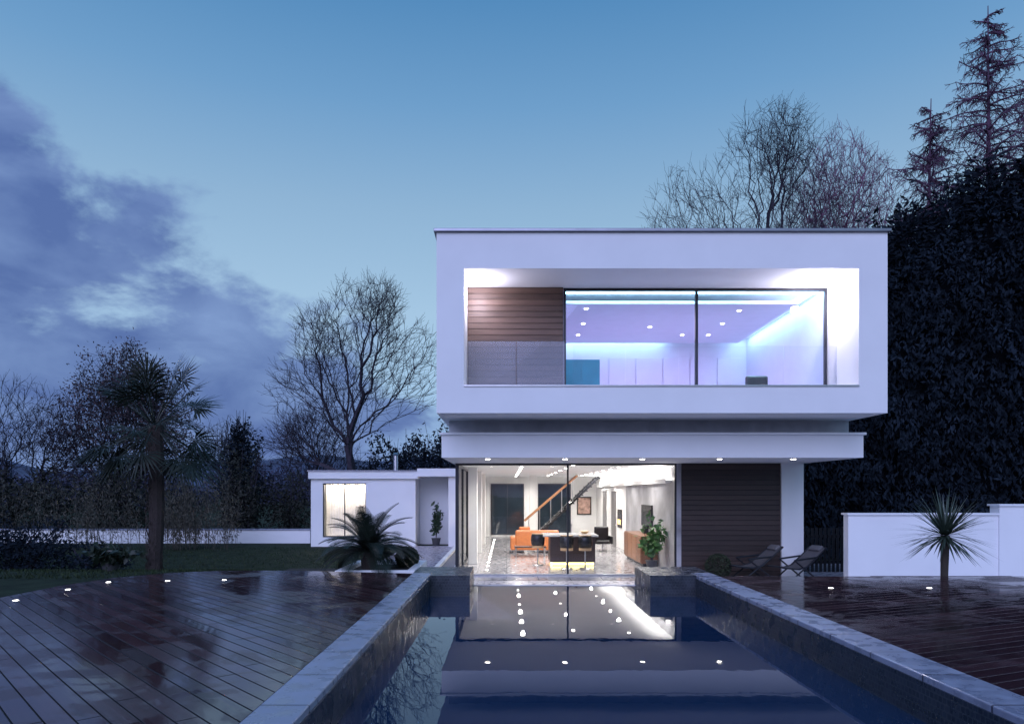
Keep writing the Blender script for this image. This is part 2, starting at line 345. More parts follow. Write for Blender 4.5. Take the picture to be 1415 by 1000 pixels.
# upper room
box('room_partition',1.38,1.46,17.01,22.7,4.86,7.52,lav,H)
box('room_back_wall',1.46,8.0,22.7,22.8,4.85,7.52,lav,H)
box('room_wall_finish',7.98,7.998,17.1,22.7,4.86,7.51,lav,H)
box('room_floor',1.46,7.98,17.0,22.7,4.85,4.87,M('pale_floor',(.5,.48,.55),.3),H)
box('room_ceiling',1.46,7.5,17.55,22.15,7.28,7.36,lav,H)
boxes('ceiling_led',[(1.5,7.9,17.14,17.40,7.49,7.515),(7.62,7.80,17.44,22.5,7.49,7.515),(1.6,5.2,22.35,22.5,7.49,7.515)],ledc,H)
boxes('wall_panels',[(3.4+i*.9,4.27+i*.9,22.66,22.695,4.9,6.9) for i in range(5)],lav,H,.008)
pts=[(2.1,18.0,7.28),(6.2,18.2,7.28),(2.2,19.6,7.28),(6.2,19.6,7.28),(2.2,21,7.28),(6.2,21,7.28),(5.4,21,7.28),(4.2,20,7.28)]
disc('upper_downlights',pts,.05,E('upper_spot_lens',(.95,.95,1),14),H,False)
def area(name,x,y,z,sx,sy,p,c,rot=(0,0,0),parent=None):
    l=bpy.data.lights.new(name,'AREA'); l.shape='RECTANGLE'; l.size=sx; l.size_y=sy; l.energy=p; l.color=c
    o=link(bpy.data.objects.new(name,l),parent); o.location=(x,y,z); o.rotation_euler=rot; return o
area('room_light',4.5,19.8,7.26,4,3,115,(.80,.66,1),parent=H)
boxes('upper_window_frame',[(1.42,7.98,17.0,17.07,7.45,7.52),(1.42,7.98,17.0,17.07,4.86,4.92),(1.42,1.48,17.0,17.07,4.92,7.45),(7.92,7.98,17.0,17.07,4.92,7.45),(4.70,4.77,17.0,17.07,4.92,7.45)],frame,H)
box('upper_glazing',1.48,7.92,17.03,17.036,4.92,7.45,G,H)
boxes('balustrade_glass',[(-.95+i*1.28,-.95+(i+1)*1.28-.015,16.55,16.562,4.855,5.98) for i in range(2,7)],Gb,H)
boxes('balustrade_glass_grey_sheen',[(-.95+i*1.19,-.95+(i+1)*1.19-.015,16.55,16.562,4.855,6.1) for i in range(2)],Gm,H)  # panels before the cladding, greyed by the painted-in reflection
def spot(name,x,y,z,p,c,ang=120,rad=.04,parent=None,tgt=(0,0,-1)):
    l=bpy.data.lights.new(name,'SPOT'); l.energy=p; l.color=c; l.spot_size=math.radians(ang); l.spot_blend=.6; l.shadow_soft_size=rad
    o=link(bpy.data.objects.new(name,l),parent); o.location=(x,y,z); o.rotation_euler=Vector(tgt).to_track_quat('-Z','Y').to_euler(); return o
for x,p in ((-.7,60),(7.5,140)):
    l=bpy.data.lights.new('reveal_light','POINT'); l.energy=p; l.color=(.88,.82,1); l.shadow_soft_size=.1
    o=link(bpy.data.objects.new('reveal_light',l),H); o.location=(x,16.3,7.18)
    tubes('reveal_fitting',[((x,16.3,7.52),(x,16.3,7.46),.05,.05)],steel,H,12)
cx=[-.48,1.5,3.48,5.46,7.35]
disc('canopy_downlights',[(x,17.5,3.292) for x in cx],.055,lampw,H,False)
for x in cx: spot('canopy_spot',x,17.5,3.26,24,(1,.92,.82),110,parent=H)
# ground floor interior
box('floor_slab',-1.59,8.66,18.9,38,-.3,0,floor_t,H)
box('terrace',-1.63,8.72,12.92,18.9,-.3,-.003,terr,H)
box('terrace_side',8.72,16,11.5,24,-.3,-.006,terr,H)
box('right_wall_concrete',4.98,5.12,20.0,28.5,0,3.29,conc,H)
box('right_wall_plaster',4.98,5.12,28.5,38,0,3.29,plaster,H)
boxes('doorways',[(4.955,4.985,31,32.3,0,2.5),(4.955,4.985,34,35.2,0,2.5)],M('door_grey',(.16,.15,.15),.4),H)
box('back_wall',-1.45,4.98,37.9,38,0,3.29,plaster,H)
boxes('back_window_glass',[(-.8,.9,37.86,37.89,.1,2.85),(1.8,3.5,37.86,37.89,.1,2.85)],M('night_glass',(.02,.03,.04),.05),H)
boxes('back_window_frame',[(-.86,-.8,37.82,37.9,.1,2.85),(.02,.08,37.82,37.86,.1,2.85),(.9,.96,37.82,37.9,.1,2.85),(1.74,1.8,37.82,37.9,.1,2.85),(3.5,3.56,37.82,37.9,.1,2.85),(-.86,.96,37.82,37.9,2.85,2.92),(1.74,3.56,37.82,37.9,2.85,2.92)],frame,H)
boxes('columns',[(-1.3,-1.0,23.2,23.5,0,3.29),(-1.3,-1.0,27.5,27.8,0,3.29),(-1.3,-1.0,32,32.3,0,3.29),(1.15,1.5,34,34.35,0,3.29)],plaster,H,.01)
box('side_glazing',-1.452,-1.446,20.06,37.9,.06,3.2,G,H)
ys_=[20.06,22.4,25,27.6,30.2,32.8,35.4,37.8]
boxes('side_window_frame',[(-1.49,-1.41,y,y+.06,.0,3.28) for y in ys_[1:]]+[(-1.49,-1.41,20.07,37.9,.001,.06),(-1.49,-1.41,20.07,37.9,3.2,3.289)],frame,H)
boxes('front_window_frame',[(-1.50,-1.40,20,20.07,.001,3.289),(1.77,1.82,20,20.07,.05,3.23),(4.93,4.98,20,20.07,.05,3.23),(-1.4,4.98,20,20.07,3.23,3.289)],frame,H)
box('front_window_track',-1.4,4.98,19.98,20.09,.001,.05,steel,H)
box('front_glazing',-1.4,4.92,20.03,20.036,.05,3.23,G,H)
dl=[(.5,20.9+i*1.9,3.29) for i in range(9)]+[(3.8,21.2+i*1.9,3.29) for i in range(8)]+[(2.1,21.5+i*2.6,3.29) for i in range(6)]
disc('ceiling_downlights',dl,.05,lampw,H,False)
disc('floor_uplights',[(-.63,20.4+i*1.15,0.0) for i in range(14)],.04,lampw,H,h=.006)
for k_,(x,y,z) in enumerate(dl):
    if k_%2==0 or k_<3: spot('ceiling_spot',x,y,z-.03,290,(1,.95,.88),170,.06,H)
# right wall: invented box with added fill lights to brighten the ceiling
box('added_uplight_box',4.80,4.975,20.6,36.5,2.72,2.80,plaster,H,.004)
for y,l_y in ((24.5,7.5),(32.5,7.5)):
    area('added_fill_light',4.885,y,2.83,.12,l_y,150,(1,.95,.88),(math.pi,math.radians(0),0),H)
boxes('added_uplight_lip',[(4.785,4.80,20.6,36.5,2.72,2.87)],plaster,H)
# staircase
ST=empty('staircase')
boxes('treads',[(1.0+i*.2,1.28+i*.2,31,32,.2+i*.19,.25+i*.19) for i in range(16)],black,ST)
tubes('stringer',[((1.0,31.0,.1),(4.2,31.0,3.15),.07,.07),((1.0,32.0,.1),(4.2,32.0,3.15),.07,.07)],black,ST,4)
tubes('handrail',[((.8,30.95,1.15),(3.2,30.95,3.2),.06,.06)],M('oak_rail',(.35,.17,.08),.4),ST,6)
tubes('newels',[((1.0+i*.5,30.96,.15+i*.47),(1.0+i*.5,30.96,1.28+i*.44),.02,.02) for i in range(5)],steel,ST,6)
# kitchen island
K=empty('kitchen_island')
box('carcass',1.45,2.95,22.7,23.7,.12,.98,woodmat('dark_oak',(.05,.03,.025),.35),K,.005)
box('plinth',1.55,2.85,22.8,23.6,0,.12,black,K)
box('worktop',1.2,3.02,22.45,23.8,.98,1.04,M('quartz_top',(.5,.5,.5),.15),K,.008)
box('plinth_led',1.5,2.9,22.76,22.79,.02,.10,ledy,K)
box('plinth_led_side',1.51,1.54,22.8,23.6,.02,.10,ledy,K)
tubes('tap',[((2.2,23.2,1.04),(2.2,23.2,1.36),.015,.015),((2.2,23.2,1.36),(2.2,23.02,1.38),.012,.012),((2.2,23.02,1.38),(2.2,23.0,1.28),.012,.012)],steel,K,8)
tubes('bowl',[((2.65,23.2,1.04),(2.65,23.2,1.13),.08,.17)],tanp,K,16)
def stool(x,y):
    s=empty('bar_stool')
    v=[];f=[];na=12
    for j,(z,rr) in enumerate(((.62,.17),(.72,.22),(.86,.235),(1.0,.22),(1.06,.19))):
        for i in range(na+1):
            a=math.pi+math.pi*(i/na); v.append((x+rr*math.cos(a),y+rr*.8*math.sin(a),z))
    for j in range(4):
        for i in range(na): a=j*(na+1)+i; f.append((a,a+1,a+na+2,a+na+1))
    o=mesh('back_shell',v,f,black,s,True); so_=o.modifiers.new('s','SOLIDIFY'); so_.thickness=.03
    rim=[v[4*(na+1)+i] for i in range(na+1)]
    tubes('rim',[(rim[i],rim[i+1],.02,.02) for i in range(na)],tanp,s,6)
    lo=[v[0*(na+1)+i] for i in range(na+1)]
    tubes('lower_rim',[(lo[i],lo[i+1],.018,.018) for i in range(na)],tanp,s,6)
    tubes('seat',[((x,y,.58),(x,y,.66),.2,.2)],tanp,s,20)
    tubes('stem',[((x,y,.03),(x,y,.58),.025,.025)],steel,s,10)
    tubes('base',[((x,y,0),(x,y,.03),.2,.16)],steel,s,20)
for x,y in ((1.93,21.9),(2.52,21.9),(1.05,22.9)): stool(x,y)
SO=empty('sofa')
boxes('base',[(.35,2.1,27.6,28.5,.12,.42)],leather,SO,.04)
boxes('backrest',[(.35,2.1,27.35,27.6,.12,.92)],leather,SO,.06)
boxes('arms',[(.15,.37,27.35,28.5,.12,.65),(2.08,2.3,27.35,28.5,.12,.65)],leather,SO,.06)
boxes('cushions',[(.4,1.2,27.65,28.45,.42,.58),(1.24,2.05,27.65,28.45,.42,.58),(.5,.95,27.6,27.75,.6,1.05)],leather,SO,.05)
tubes('feet',[((x,y,0),(x,y,.12),.02,.03) for x in (.3,2.15) for y in (27.45,28.4)],steel,SO,8)
T=empty('coffee_table'); box('top',.3,1.5,25.6,26.3,.36,.4,black,T,.006)
tubes('legs',[((x,y,0),(x,y,.36),.02,.02) for x in (.36,1.44) for y in (25.66,26.24)],steel,T,8)
SB=empty('sideboard'); box('body',4.42,4.97,22.4,25.6,.1,1.0,walnut,SB,.006)
boxes('doors',[(4.40,4.418,22.44+i*.79,23.2+i*.79,.14,.96) for i in range(4)],walnut,SB,.004); box('plinth',4.5,4.97,22.5,25.5,0,.1,black,SB)
box('end_panel',4.44,4.95,22.38,22.398,.12,.98,walnut,SB)
TV=empty('television'); box('screen',4.91,4.975,23.2,24.9,1.25,2.0,black,TV,.006); box('stand',4.8,4.96,23.9,24.2,1.0,1.25,frame,TV)
AC=empty('armchair'); boxes('seat',[(3.7,4.3,28.2,28.8,.3,.45)],black,AC,.05); boxes('back',[(3.7,4.3,28.75,28.9,.4,1.0)],black,AC,.05); boxes('arms',[(3.6,3.7,28.2,28.9,.3,.62),(4.3,4.4,28.2,28.9,.3,.62)],black,AC,.03)
tubes('stem',[((4,28.5,.02),(4,28.5,.3),.03,.03),((4,28.5,0),(4,28.5,.03),.25,.2)],steel,AC,12)
FP=empty('fireplace'); box('surround',4.93,4.978,29.4,30.4,.9,1.7,black,FP); box('flame',4.925,4.93,29.55,30.25,1.05,1.25,E('flame',(1,.45,.12),5),FP)
PC=empty('wall_picture'); box('frame',3.9,4.7,37.84,37.89,1.2,2.2,black,PC); box('canvas',3.96,4.64,37.83,37.839,1.26,2.14,M('canvas',(.4,.25,.2),.7,nscale=5,namt=.6),PC)
CB=empty('teal_partition'); box('body',1.5,2.5,18.3,18.9,4.87,6.0,M('teal_lit_face',(.02,.22,.32),.3),CB,.01); boxes('doors',[(1.53,1.98,18.28,18.298,4.92,5.96),(2.02,2.47,18.28,18.298,4.92,5.96)],M('teal_lit_door',(.02,.22,.32),.3),CB)  # stands for a teal-lit glass partition; the light is put into its colour
CH=empty('tub_chair'); boxes('seat',[(6.5,7.1,18,18.6,5.1,5.25)],black,CH,.05); boxes('back',[(6.5,7.1,18.5,18.65,5.2,5.6)],black,CH,.05); tubes('legs',[((x,y,4.87),(x,y,5.1),.02,.02) for x in (6.55,7.05) for y in (18.05,18.55)],steel,CH,6)

# ------------------------------------------------------------ annex
A=empty('garden_annex')
ax0,ax1=-8.8,-4.1
boxes('walls',[(ax0,-8.27,30.7,30.9,0,3.05),(-6.33,ax1,30.7,30.9,0,3.05),(-8.27,-6.33,30.7,30.9,0,.42),(-8.27,-6.33,30.7,30.9,2.85,3.05),(ax0,ax0+.2,30.9,36,0,3.05),(ax1-.2,ax1,30.9,36,0,3.05),(ax0+.2,ax1-.2,35.8,36,0,3.05)],render_white,A)
box('roof',ax0-.08,-3.98,30.55,36.1,3.05,3.38,render_white,A); box('roof_capping',ax0-.12,-3.94,30.5,36.15,3.38,3.43,capm,A)
box('porch_roof',-3.97,-1.7,30.3,36,3.15,3.5,render_white,A); box('porch_wall',-4.09,-2.75,32.2,32.4,0,3.15,render_white,A); box('porch_pier',-2.6,-2.25,30.5,32.4,0,3.15,render_white,A)
box('floor',ax0+.2,ax1-.2,30.9,35.8,0,.4,plaster,A)
boxes('window_frame',[(-8.27,-8.23,30.78,30.84,.42,2.85),(-6.37,-6.33,30.78,30.84,.42,2.85),(-7.32,-7.28,30.78,30.84,.48,2.79),(-8.23,-6.37,30.78,30.84,.42,.48),(-8.23,-6.37,30.78,30.84,2.79,2.85)],frame,A)
box('glazing',-8.23,-6.37,30.80,30.806,.48,2.79,G,A)
boxes('sheer_curtain',[(-8.24+i*.062,-8.24+i*.062+.05,31.25+.02*(i%2),31.27+.02*(i%2),.45,2.9) for i in range(31)],M('linen_curtain',(.8,.76,.68),.8,nscale=6),A)
area('annex_light',-7.3,31.02,2.98,1.8,.2,120,(1,.88,.72),parent=A)
tubes('flue',[((-5.2,32,3.4),(-5.2,32,4.15),.11,.11),((-5.2,32,4.15),(-5.2,32,4.2),.11,.15),((-5.2,32,4.22),(-5.2,32,4.3),.15,.05)],steel,A,12)
GW=empty('garden_wall'); boxes('wall',[(-26,-9.5,33,33.2,-.1,.62)],render_white,GW); boxes('coping',[(-26.05,-9.45,32.95,33.25,.62,.68)],coping,GW)
WR=empty('boundary_wall'); box('wall_low',8.76,12.6,17.5,17.75,-.1,1.86,render_white,WR); box('wall_high',12.6,19,17.45,17.8,-.1,2.09,render_white,WR)
box('coping_low',8.72,12.6,17.45,17.8,1.86,1.91,render_white,WR); box('coping_high',12.56,19,17.4,17.85,2.09,2.14,render_white,WR)
TR=empty('slatted_fence'); boxes('slats',[(8.72+i*.13,8.80+i*.13,21,21.03,0,1.35) for i in range(16)],black,TR); boxes('rails',[(8.7,10.8,21.03,21.08,.25,.33),(8.7,10.8,21.03,21.08,1.05,1.13)],black,TR)
box('path',-4.45,-2.25,14.3,31,-.3,.02,pathm); 
KB=empty('kerb'); box('kerb_outer',-2.25,-2.1,14.3,30,-.2,.14,render_white,KB); box('kerb_inner',-1.66,-1.6,12.95,30,-.2,.10,render_white,KB)
box('gravel',-2.1,-1.66,14.2,30,-.2,.05,M('gravel_stones',(.3,.29,.3),.9,nscale=40,namt=.6,bump=1,bscale=60))
PL=empty('planter_bed'); boxes('walls',[(-3.1,-1.66,12.3,12.45,0,1.03),(-3.1,-1.66,14.05,14.2,0,1.03),(-3.1,-2.95,12.45,14.05,0,1.03),(-1.81,-1.66,12.45,14.05,0,1.03)],render_white,PL,.01); box('soil_fill',-2.95,-1.81,12.45,14.05,0,.96,soil,PL)
slab('retaining_bank',[(-4.5,12.36),(-3.1,12.36),(-3.1,14.2),(-4.5,14.2)],-.2,.86,soil)

# ------------------------------------------------------------ sun loungers
def lounger(x,y,rot):
    s=empty('sun_lounger'); R=Matrix.Rotation(rot,4,'Z')
    def P_(a,b,c): q=R@Vector((a,b,c)); return (x+q.x,y+q.y,q.z)
    pr=[(-.75,.42),(-.2,.36),(.1,.42),(.75,.92)]
    seg=[]
    for sd in (-.29,.29):
        for i in range(3): seg.append((P_(pr[i][0],sd,pr[i][1]),P_(pr[i+1][0],sd,pr[i+1][1]),.022,.022))
        seg+= [(P_(-.55,sd,.0),P_(.35,sd,.62),.022,.022),(P_(.5,sd,.0),P_(-.35,sd,.60),.022,.022),(P_(-.35,sd,.60),P_(.38,sd,.66),.026,.026)]
    for a,c in ((-.55,.012),(.5,.012),(-.75,.42),(.75,.92)): seg.append((P_(a,-.29,c),P_(a,.29,c),.018,.018))
    tubes('frame',seg,frame,s,8)
    v=[];f=[]
    for a,c in pr: v+=[P_(a,-.27,c-.01),P_(a,.27,c-.01)]
    for i in range(3): f.append((2*i,2*i+1,2*i+3,2*i+2))
    o=mesh('sling',v,f,M('sling_fabric',(.09,.09,.10),.8),s); o.modifiers.new('s','SOLIDIFY').thickness=.012
    o=box('head_pillow',-.1,.1,-.2,.2,-.03,.05,M('pillow',(.12,.12,.13),.8),s,.03)
    o.matrix_local=Matrix.Translation(P_(.66,0,.88))@R@Matrix.Rotation(-.6,4,'Y')
lounger(6.9,19.1,.25); lounger(8.0,18.8,.35)

# ------------------------------------------------------------ vegetation
bark=M('bark',(.045,.040,.055),.9,nscale=4,namt=.3,spec=.2); barkr=M('bark_reddish',(.20,.095,.16),.9,nscale=2,namt=.3,spec=.2)
def bare_tree(name,x,y,H_,W_,mat,seed,lobes,na=1500,fork=.22,trunk=.28,tw=.012,step=.5,kp=.6,ntw=4,bend=.18):
    """attractor-grown crown: lobes = (dx,dz,rx,rz) as fractions of width/height"""
    r=np.random.default_rng(seed); pts=[]
    while len(pts)<na:
        l=lobes[r.integers(len(lobes))]; d=r.normal(size=3); d/=np.linalg.norm(d); q=d*(r.random()**.42)
        q=np.array([l[0]*W_+q[0]*l[2]*W_, q[1]*l[2]*W_, l[1]*H_+q[2]*l[3]*H_])
        if q[2]>fork*H_*.9: pts.append(q)
    A=np.array(pts); base=np.array([0,0,fork*H_])
    A=A[np.argsort(np.linalg.norm((A-base)*[1,1,.9],axis=1))]
    cap=na*12+200; Nn=np.zeros((cap,3)); pl=np.zeros(cap); par=-np.ones(cap,int); k=0
    nt_=8
    for i in range(nt_+1):
        Nn[k]=[.04*H_*.2*math.sin(i*.8+seed),.03*math.cos(i),fork*H_*i/nt_]; par[k]=k-1; pl[k]=fork*H_*i/nt_*.2; k+=1
    for p in A:
        d=np.linalg.norm(Nn[:k]-p,axis=1)
        below=np.maximum(0,Nn[:k,2]-p[2])
        c=d+kp*pl[:k]+below*1.2; c[:nt_-2]+=99
        j=int(np.argmin(c)); a=Nn[j]; D=d[j]; m=max(1,int(D/step)); 
        pd=a-Nn[par[j]] if par[j]>=0 else np.array([0,0,1.]); pd=pd/max(1e-6,np.linalg.norm(pd)); h=a+pd*D*bend+(p-a)*.3; prev=j
        for i in range(1,m+1):
            t=i/m; q=(1-t)**2*a+2*t*(1-t)*h+t*t*p+ (r.normal(size=3)*step*.07 if i<m else 0)
            Nn[k]=q; par[k]=prev; pl[k]=pl[prev]+D/m; prev=k; k+=1
            if k>=cap-20: break
        if k>=cap-20: break
    cnt=np.zeros(k); child=np.zeros(k,int)
    for i in range(k): 
        if par[i]>=0: child[par[i]]+=1
    cnt[child==0]=1
    for i in range(k-1,0,-1): cnt[par[i]]+=cnt[i]
    rad=trunk*(cnt/cnt[0])**.52; rad=np.maximum(rad,tw)
    segs=[]
    for i in range(1,k):
        p=par[i]; segs.append((Nn[p],Nn[i],min(rad[p],rad[i]*1.25),rad[i]))
        if cnt[i]<=4 and i>nt_:
            dd=Nn[i]-Nn[p]; dd=dd/max(1e-6,np.linalg.norm(dd))
            for _ in range(ntw if child[i]==0 else 1):
                t=dd+r.normal(size=3)*.42+[0,0,.12]; t/=np.linalg.norm(t); Lt=step*r.uniform(.7,1.9); mid=Nn[i]+t*Lt*.55; t2=t+r.normal(size=3)*.25; t2/=np.linalg.norm(t2)
                segs.append((Nn[i],mid,tw*.8,tw*.65)); segs.append((mid,mid+t2*Lt*.5,tw*.65,tw*.5))
    off=np.array([x,y,0.]); out_=[(tuple(a+off),tuple(b_+off),r0,r1) for a,b_,r0,r1 in segs]
    e=empty(name); tubes('trunk_and_branches',out_,mat,e,3); print(name,len(out_))
    return e,np.array([s[1] for s in out_])
bare_tree('bare_tree',-9.6,44,16.6,11.6,bark,5,[(0,.74,.26,.24),(-.28,.52,.20,.18),(.26,.62,.22,.20),(-.02,.52,.25,.2),(.12,.85,.12,.12),(-.36,.34,.13,.10),(-.2,.72,.16,.14)],1900,.11,.32,.013,step=.6)
bare_tree('bare_tree',12.4,34,22.0,11.6,bark,14,[(.06,.82,.24,.16),(-.28,.70,.20,.14),(.28,.68,.2,.18),(0,.60,.3,.2),(-.40,.60,.14,.08),(.12,.88,.12,.1)],2600,.30,.30,.0095,step=.5)
bare_tree('bare_tree',17.4,36,22.2,7.5,barkr,22,[(0,.82,.26,.15),(-.2,.72,.26,.18),(.24,.74,.24,.18),(.0,.58,.34,.2)],2500,.30,.24,.011,step=.45,bend=.1)
bare_tree('bare_tree',-27.5,38,9.0,8,bark,31,[(0,.68,.36,.30),(-.25,.5,.25,.2),(.28,.55,.22,.25)],1000,.13,.2,.012,step=.45)
e,tp=bare_tree('bushy_tree',-22.5,40,11.2,7.8,bark,41,[(0,.72,.30,.25),(-.25,.5,.28,.28),(.26,.55,.24,.28)],1500,.12,.25,.015,step=.45)
lm_b=M('brown_foliage',(.07,.052,.058),.9,nscale=.8,namt=.5,spec=.1)
sel=tp[rng.integers(0,len(tp),13000)]; sel=sel[sel[:,2]>2.0]
leaves('foliage',sel+rng.normal(size=sel.shape)*.28,.16,lm_b,e)
bare_tree('bare_tree',-17.0,42,6.8,5.0,bark,51,[(0,.68,.4,.32)],500,.2,.16,.013,step=.45)
bare_tree('bare_tree',-12.8,47,8.5,6.5,bark,61,[(0,.62,.42,.36)],650,.15,.16,.014,step=.5)
def larch(name,x,y,H_,seed,mat,wid=.2):
    r=random.Random(seed); segs=[]; lean=r.uniform(-.01,.02)
    for i in range(20): 
        a=i/20;b=(i+1)/20; segs.append(((x+lean*H_*a,y,H_*a),(x+lean*H_*b,y,H_*b),.28*(1-a)+.02,.28*(1-b)+.02))
    z=H_*.45
    while z<H_*.985:
        for _ in range(2):
            a=r.uniform(0,6.28); Ln=max(.4,(H_-z)*wid*r.uniform(.6,1.2)+.4); Ln=min(Ln,3.4)
            d=Vector((math.cos(a),math.sin(a),r.uniform(.0,.45))); p=Vector((x+lean*z,y,z)); n=8
            for i in range(n):
                q=p+d.normalized()*(Ln/n); segs.append((p,q,.04*(1-i/n)+.012,.04*(1-(i+1)/n)+.012)); 
                d.z+= -.10 if i<4 else .16
                d.x+=r.gauss(0,.08); d.y+=r.gauss(0,.08)
                for _k in range(3):
                    t=Vector((r.gauss(0,.6)+d.x*.4,r.gauss(0,.6)+d.y*.4,-.45+r.gauss(0,.4))).normalized(); ll=r.uniform(.25,.8)*min(1,Ln*.6)*(1.15-i/n*.5)
                    s0=p.lerp(q,r.random()); segs.append((s0,s0+t*ll,.014,.010))
                    for _m in range(2):
                        t2=(t+Vector((r.gauss(0,.6),r.gauss(0,.6),r.gauss(-.2,.4)))).normalized(); b0=s0+t*ll*r.uniform(.3,.8); segs.append((b0,b0+t2*ll*.55,.010,.008))
                p=q
        z+=r.uniform(.14,.30)
    e=empty(name); tubes('trunk_and_branches',segs,mat,e,3); print(name,len(segs))
larch('larch_tree',21.3,30,23.8,1,M('larch_bark',(.12,.065,.11),.9),.36)
larch('larch_tree',18.9,31,20.3,2,M('larch_bark_b',(.12,.065,.11),.9),.40)
larch('larch_tree',24.3,32,22.0,5,M('larch_bark_c',(.12,.065,.11),.9),.34)
# conifer hedge
hedge=M('cypress_foliage',(.014,.021,.030),.9,nscale=1.3,namt=.65,spec=.08)
HG=empty('conifer_hedge')
pl=[(9.6,27.5,9),(11.2,26.8,10.4),(12.6,26.5,11.2),(13.9,26.0,12.2),(15.0,25.5,12.4),(16.1,24.9,13.0),(17.2,24.4,13.5),(18.4,23.8,14.0),(19.5,23.1,13.9),(20.6,22.4,14.6),(21.8,21.6,14.7),(23.2,20.4,15.2),(15.6,27,12.9),(18.0,26,14.4),(20.3,25,15.4),(22.5,24,16.2)]
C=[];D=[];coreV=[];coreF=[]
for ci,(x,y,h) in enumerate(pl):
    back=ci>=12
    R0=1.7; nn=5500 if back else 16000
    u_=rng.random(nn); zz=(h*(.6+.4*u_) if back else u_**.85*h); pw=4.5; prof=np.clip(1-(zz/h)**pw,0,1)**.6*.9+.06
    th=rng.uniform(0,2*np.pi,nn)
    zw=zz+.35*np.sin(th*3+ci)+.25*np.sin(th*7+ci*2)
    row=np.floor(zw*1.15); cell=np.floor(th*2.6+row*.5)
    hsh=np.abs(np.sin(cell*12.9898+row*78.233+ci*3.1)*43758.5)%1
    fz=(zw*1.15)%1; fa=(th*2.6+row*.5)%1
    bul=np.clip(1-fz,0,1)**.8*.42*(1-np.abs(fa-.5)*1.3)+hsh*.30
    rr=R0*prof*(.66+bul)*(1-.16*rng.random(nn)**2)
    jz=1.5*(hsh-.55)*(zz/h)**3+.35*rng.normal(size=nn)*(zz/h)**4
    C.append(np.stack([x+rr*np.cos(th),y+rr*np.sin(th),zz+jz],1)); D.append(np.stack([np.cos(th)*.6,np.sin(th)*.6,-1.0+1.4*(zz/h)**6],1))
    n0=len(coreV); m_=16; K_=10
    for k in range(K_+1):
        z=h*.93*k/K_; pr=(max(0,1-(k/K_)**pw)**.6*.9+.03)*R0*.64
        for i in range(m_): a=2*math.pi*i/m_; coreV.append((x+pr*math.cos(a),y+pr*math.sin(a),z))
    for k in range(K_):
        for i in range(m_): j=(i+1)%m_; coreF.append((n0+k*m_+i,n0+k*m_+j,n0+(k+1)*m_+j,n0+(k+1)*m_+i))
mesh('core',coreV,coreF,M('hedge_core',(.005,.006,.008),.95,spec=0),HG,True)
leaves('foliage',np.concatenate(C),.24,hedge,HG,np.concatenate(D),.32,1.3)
shr=M('shrub_foliage',(.035,.038,.032),.9,nscale=.7,namt=.6,spec=.1)
def shrub(name,blobs,n,size,mat,stems=True):
    e=empty(name); C=[]
    tot=sum(b[3]*b[5] for b in blobs)
    for (x,y,z,rx,ry,rz) in blobs:
        k=int(n*rx*rz/tot); d=unit(rng.normal(size=(k,3))); rad=(rng.random((k,1))**.33)
        lob=1+.22*np.sin(d[:,:1]*7+x)+.2*np.sin(d[:,2:]*9+y)+.12*rng.normal(size=(k,1))
        c=np.array([x,y,z])+d*rad*lob*np.array([rx,ry,rz]); C.append(c)
    C=np.concatenate(C); C=C[C[:,2]>-.05]; leaves('foliage',C,size,mat,e)
    if stems: tubes('stems',[((b[0]+random.uniform(-.4,.4)*b[3],b[1],0),(b[0]+random.uniform(-.8,.8)*b[3],b[1],b[2]+b[5]*random.uniform(.7,1.25)),.03,.012) for b in blobs for _ in range(14)],bark,e,3)
    return e
shrub('shrubbery',[(-28,36,1.3,3,1.5,2.6),(-24,35.5,1.4,2.0,1.5,2.2),(-20.5,36,1.2,2.2,1.5,3.0),(-17.3,36,1.3,1.4,1.4,1.9),(-14.5,37,1.3,1.5,1.3,3.0),(-12,38,1.2,1.6,1.3,1.9),(-31,34,1.3,3,1.5,2.9)],38000,.19,shr)
shrub('conifer_tree',[(-15.6,40,3.0,1.2,1.2,3.0),(-15.6,40,4.8,.6,.6,2.0)],6000,.22,hedge)
shrub('evergreen_tree',[(-6.8,46,2.8,2.6,2.2,3.4),(-4,47,3.2,2.6,2.2,3.6),(-9,47,2.2,2.2,2,2.4)],18000,.26,hedge)
shrub('evergreen_shrub',[(-13.5,19,.8,1.6,1.2,.7),(-16.5,20,1.0,1.8,1.2,.9),(-10.8,18,.55,.8,.7,.45)],12000,.11,hedge)
BM=empty('bamboo_clump'); segs=[];C=[]
for i in range(170):
    x=random.choice([random.gauss(-13.3,1.0),random.gauss(-18.5,1.4),random.gauss(-14.3,.5)]); y=random.uniform(28.5,31); h=random.uniform(1.3,3.0); lx=random.gauss(0,.35); ly=random.gauss(0,.25)
    p=Vector((x,y,0)); 
    for k in range(4):
        q=Vector((x+lx*((k+1)/4)**2,y+ly*((k+1)/4)**2,h*(k+1)/4)); segs.append((p,q,.010,.008)); p=q
        for _ in range(9): C.append(q+Vector((random.gauss(0,.16),random.gauss(0,.14),random.gauss(0,.22))))
tubes('canes',segs,M('cane',(.07,.06,.045),.6),BM,3)
leaves('leaves',np.array([tuple(c) for c in C]),.17,M('bamboo_leaf',(.075,.068,.05),.8,namt=.5,nscale=1),BM,np.tile([.3,0,-1.],(len(C),1)),.18,2)
C=[]
for i in range(150):
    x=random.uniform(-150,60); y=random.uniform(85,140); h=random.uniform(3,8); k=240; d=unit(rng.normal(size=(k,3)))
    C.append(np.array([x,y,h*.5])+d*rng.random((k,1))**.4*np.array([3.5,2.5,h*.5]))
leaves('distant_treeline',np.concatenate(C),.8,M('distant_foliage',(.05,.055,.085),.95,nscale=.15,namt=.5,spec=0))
leafm=M('palm_leaf',(.018,.026,.018),.5,nscale=3,namt=.4)
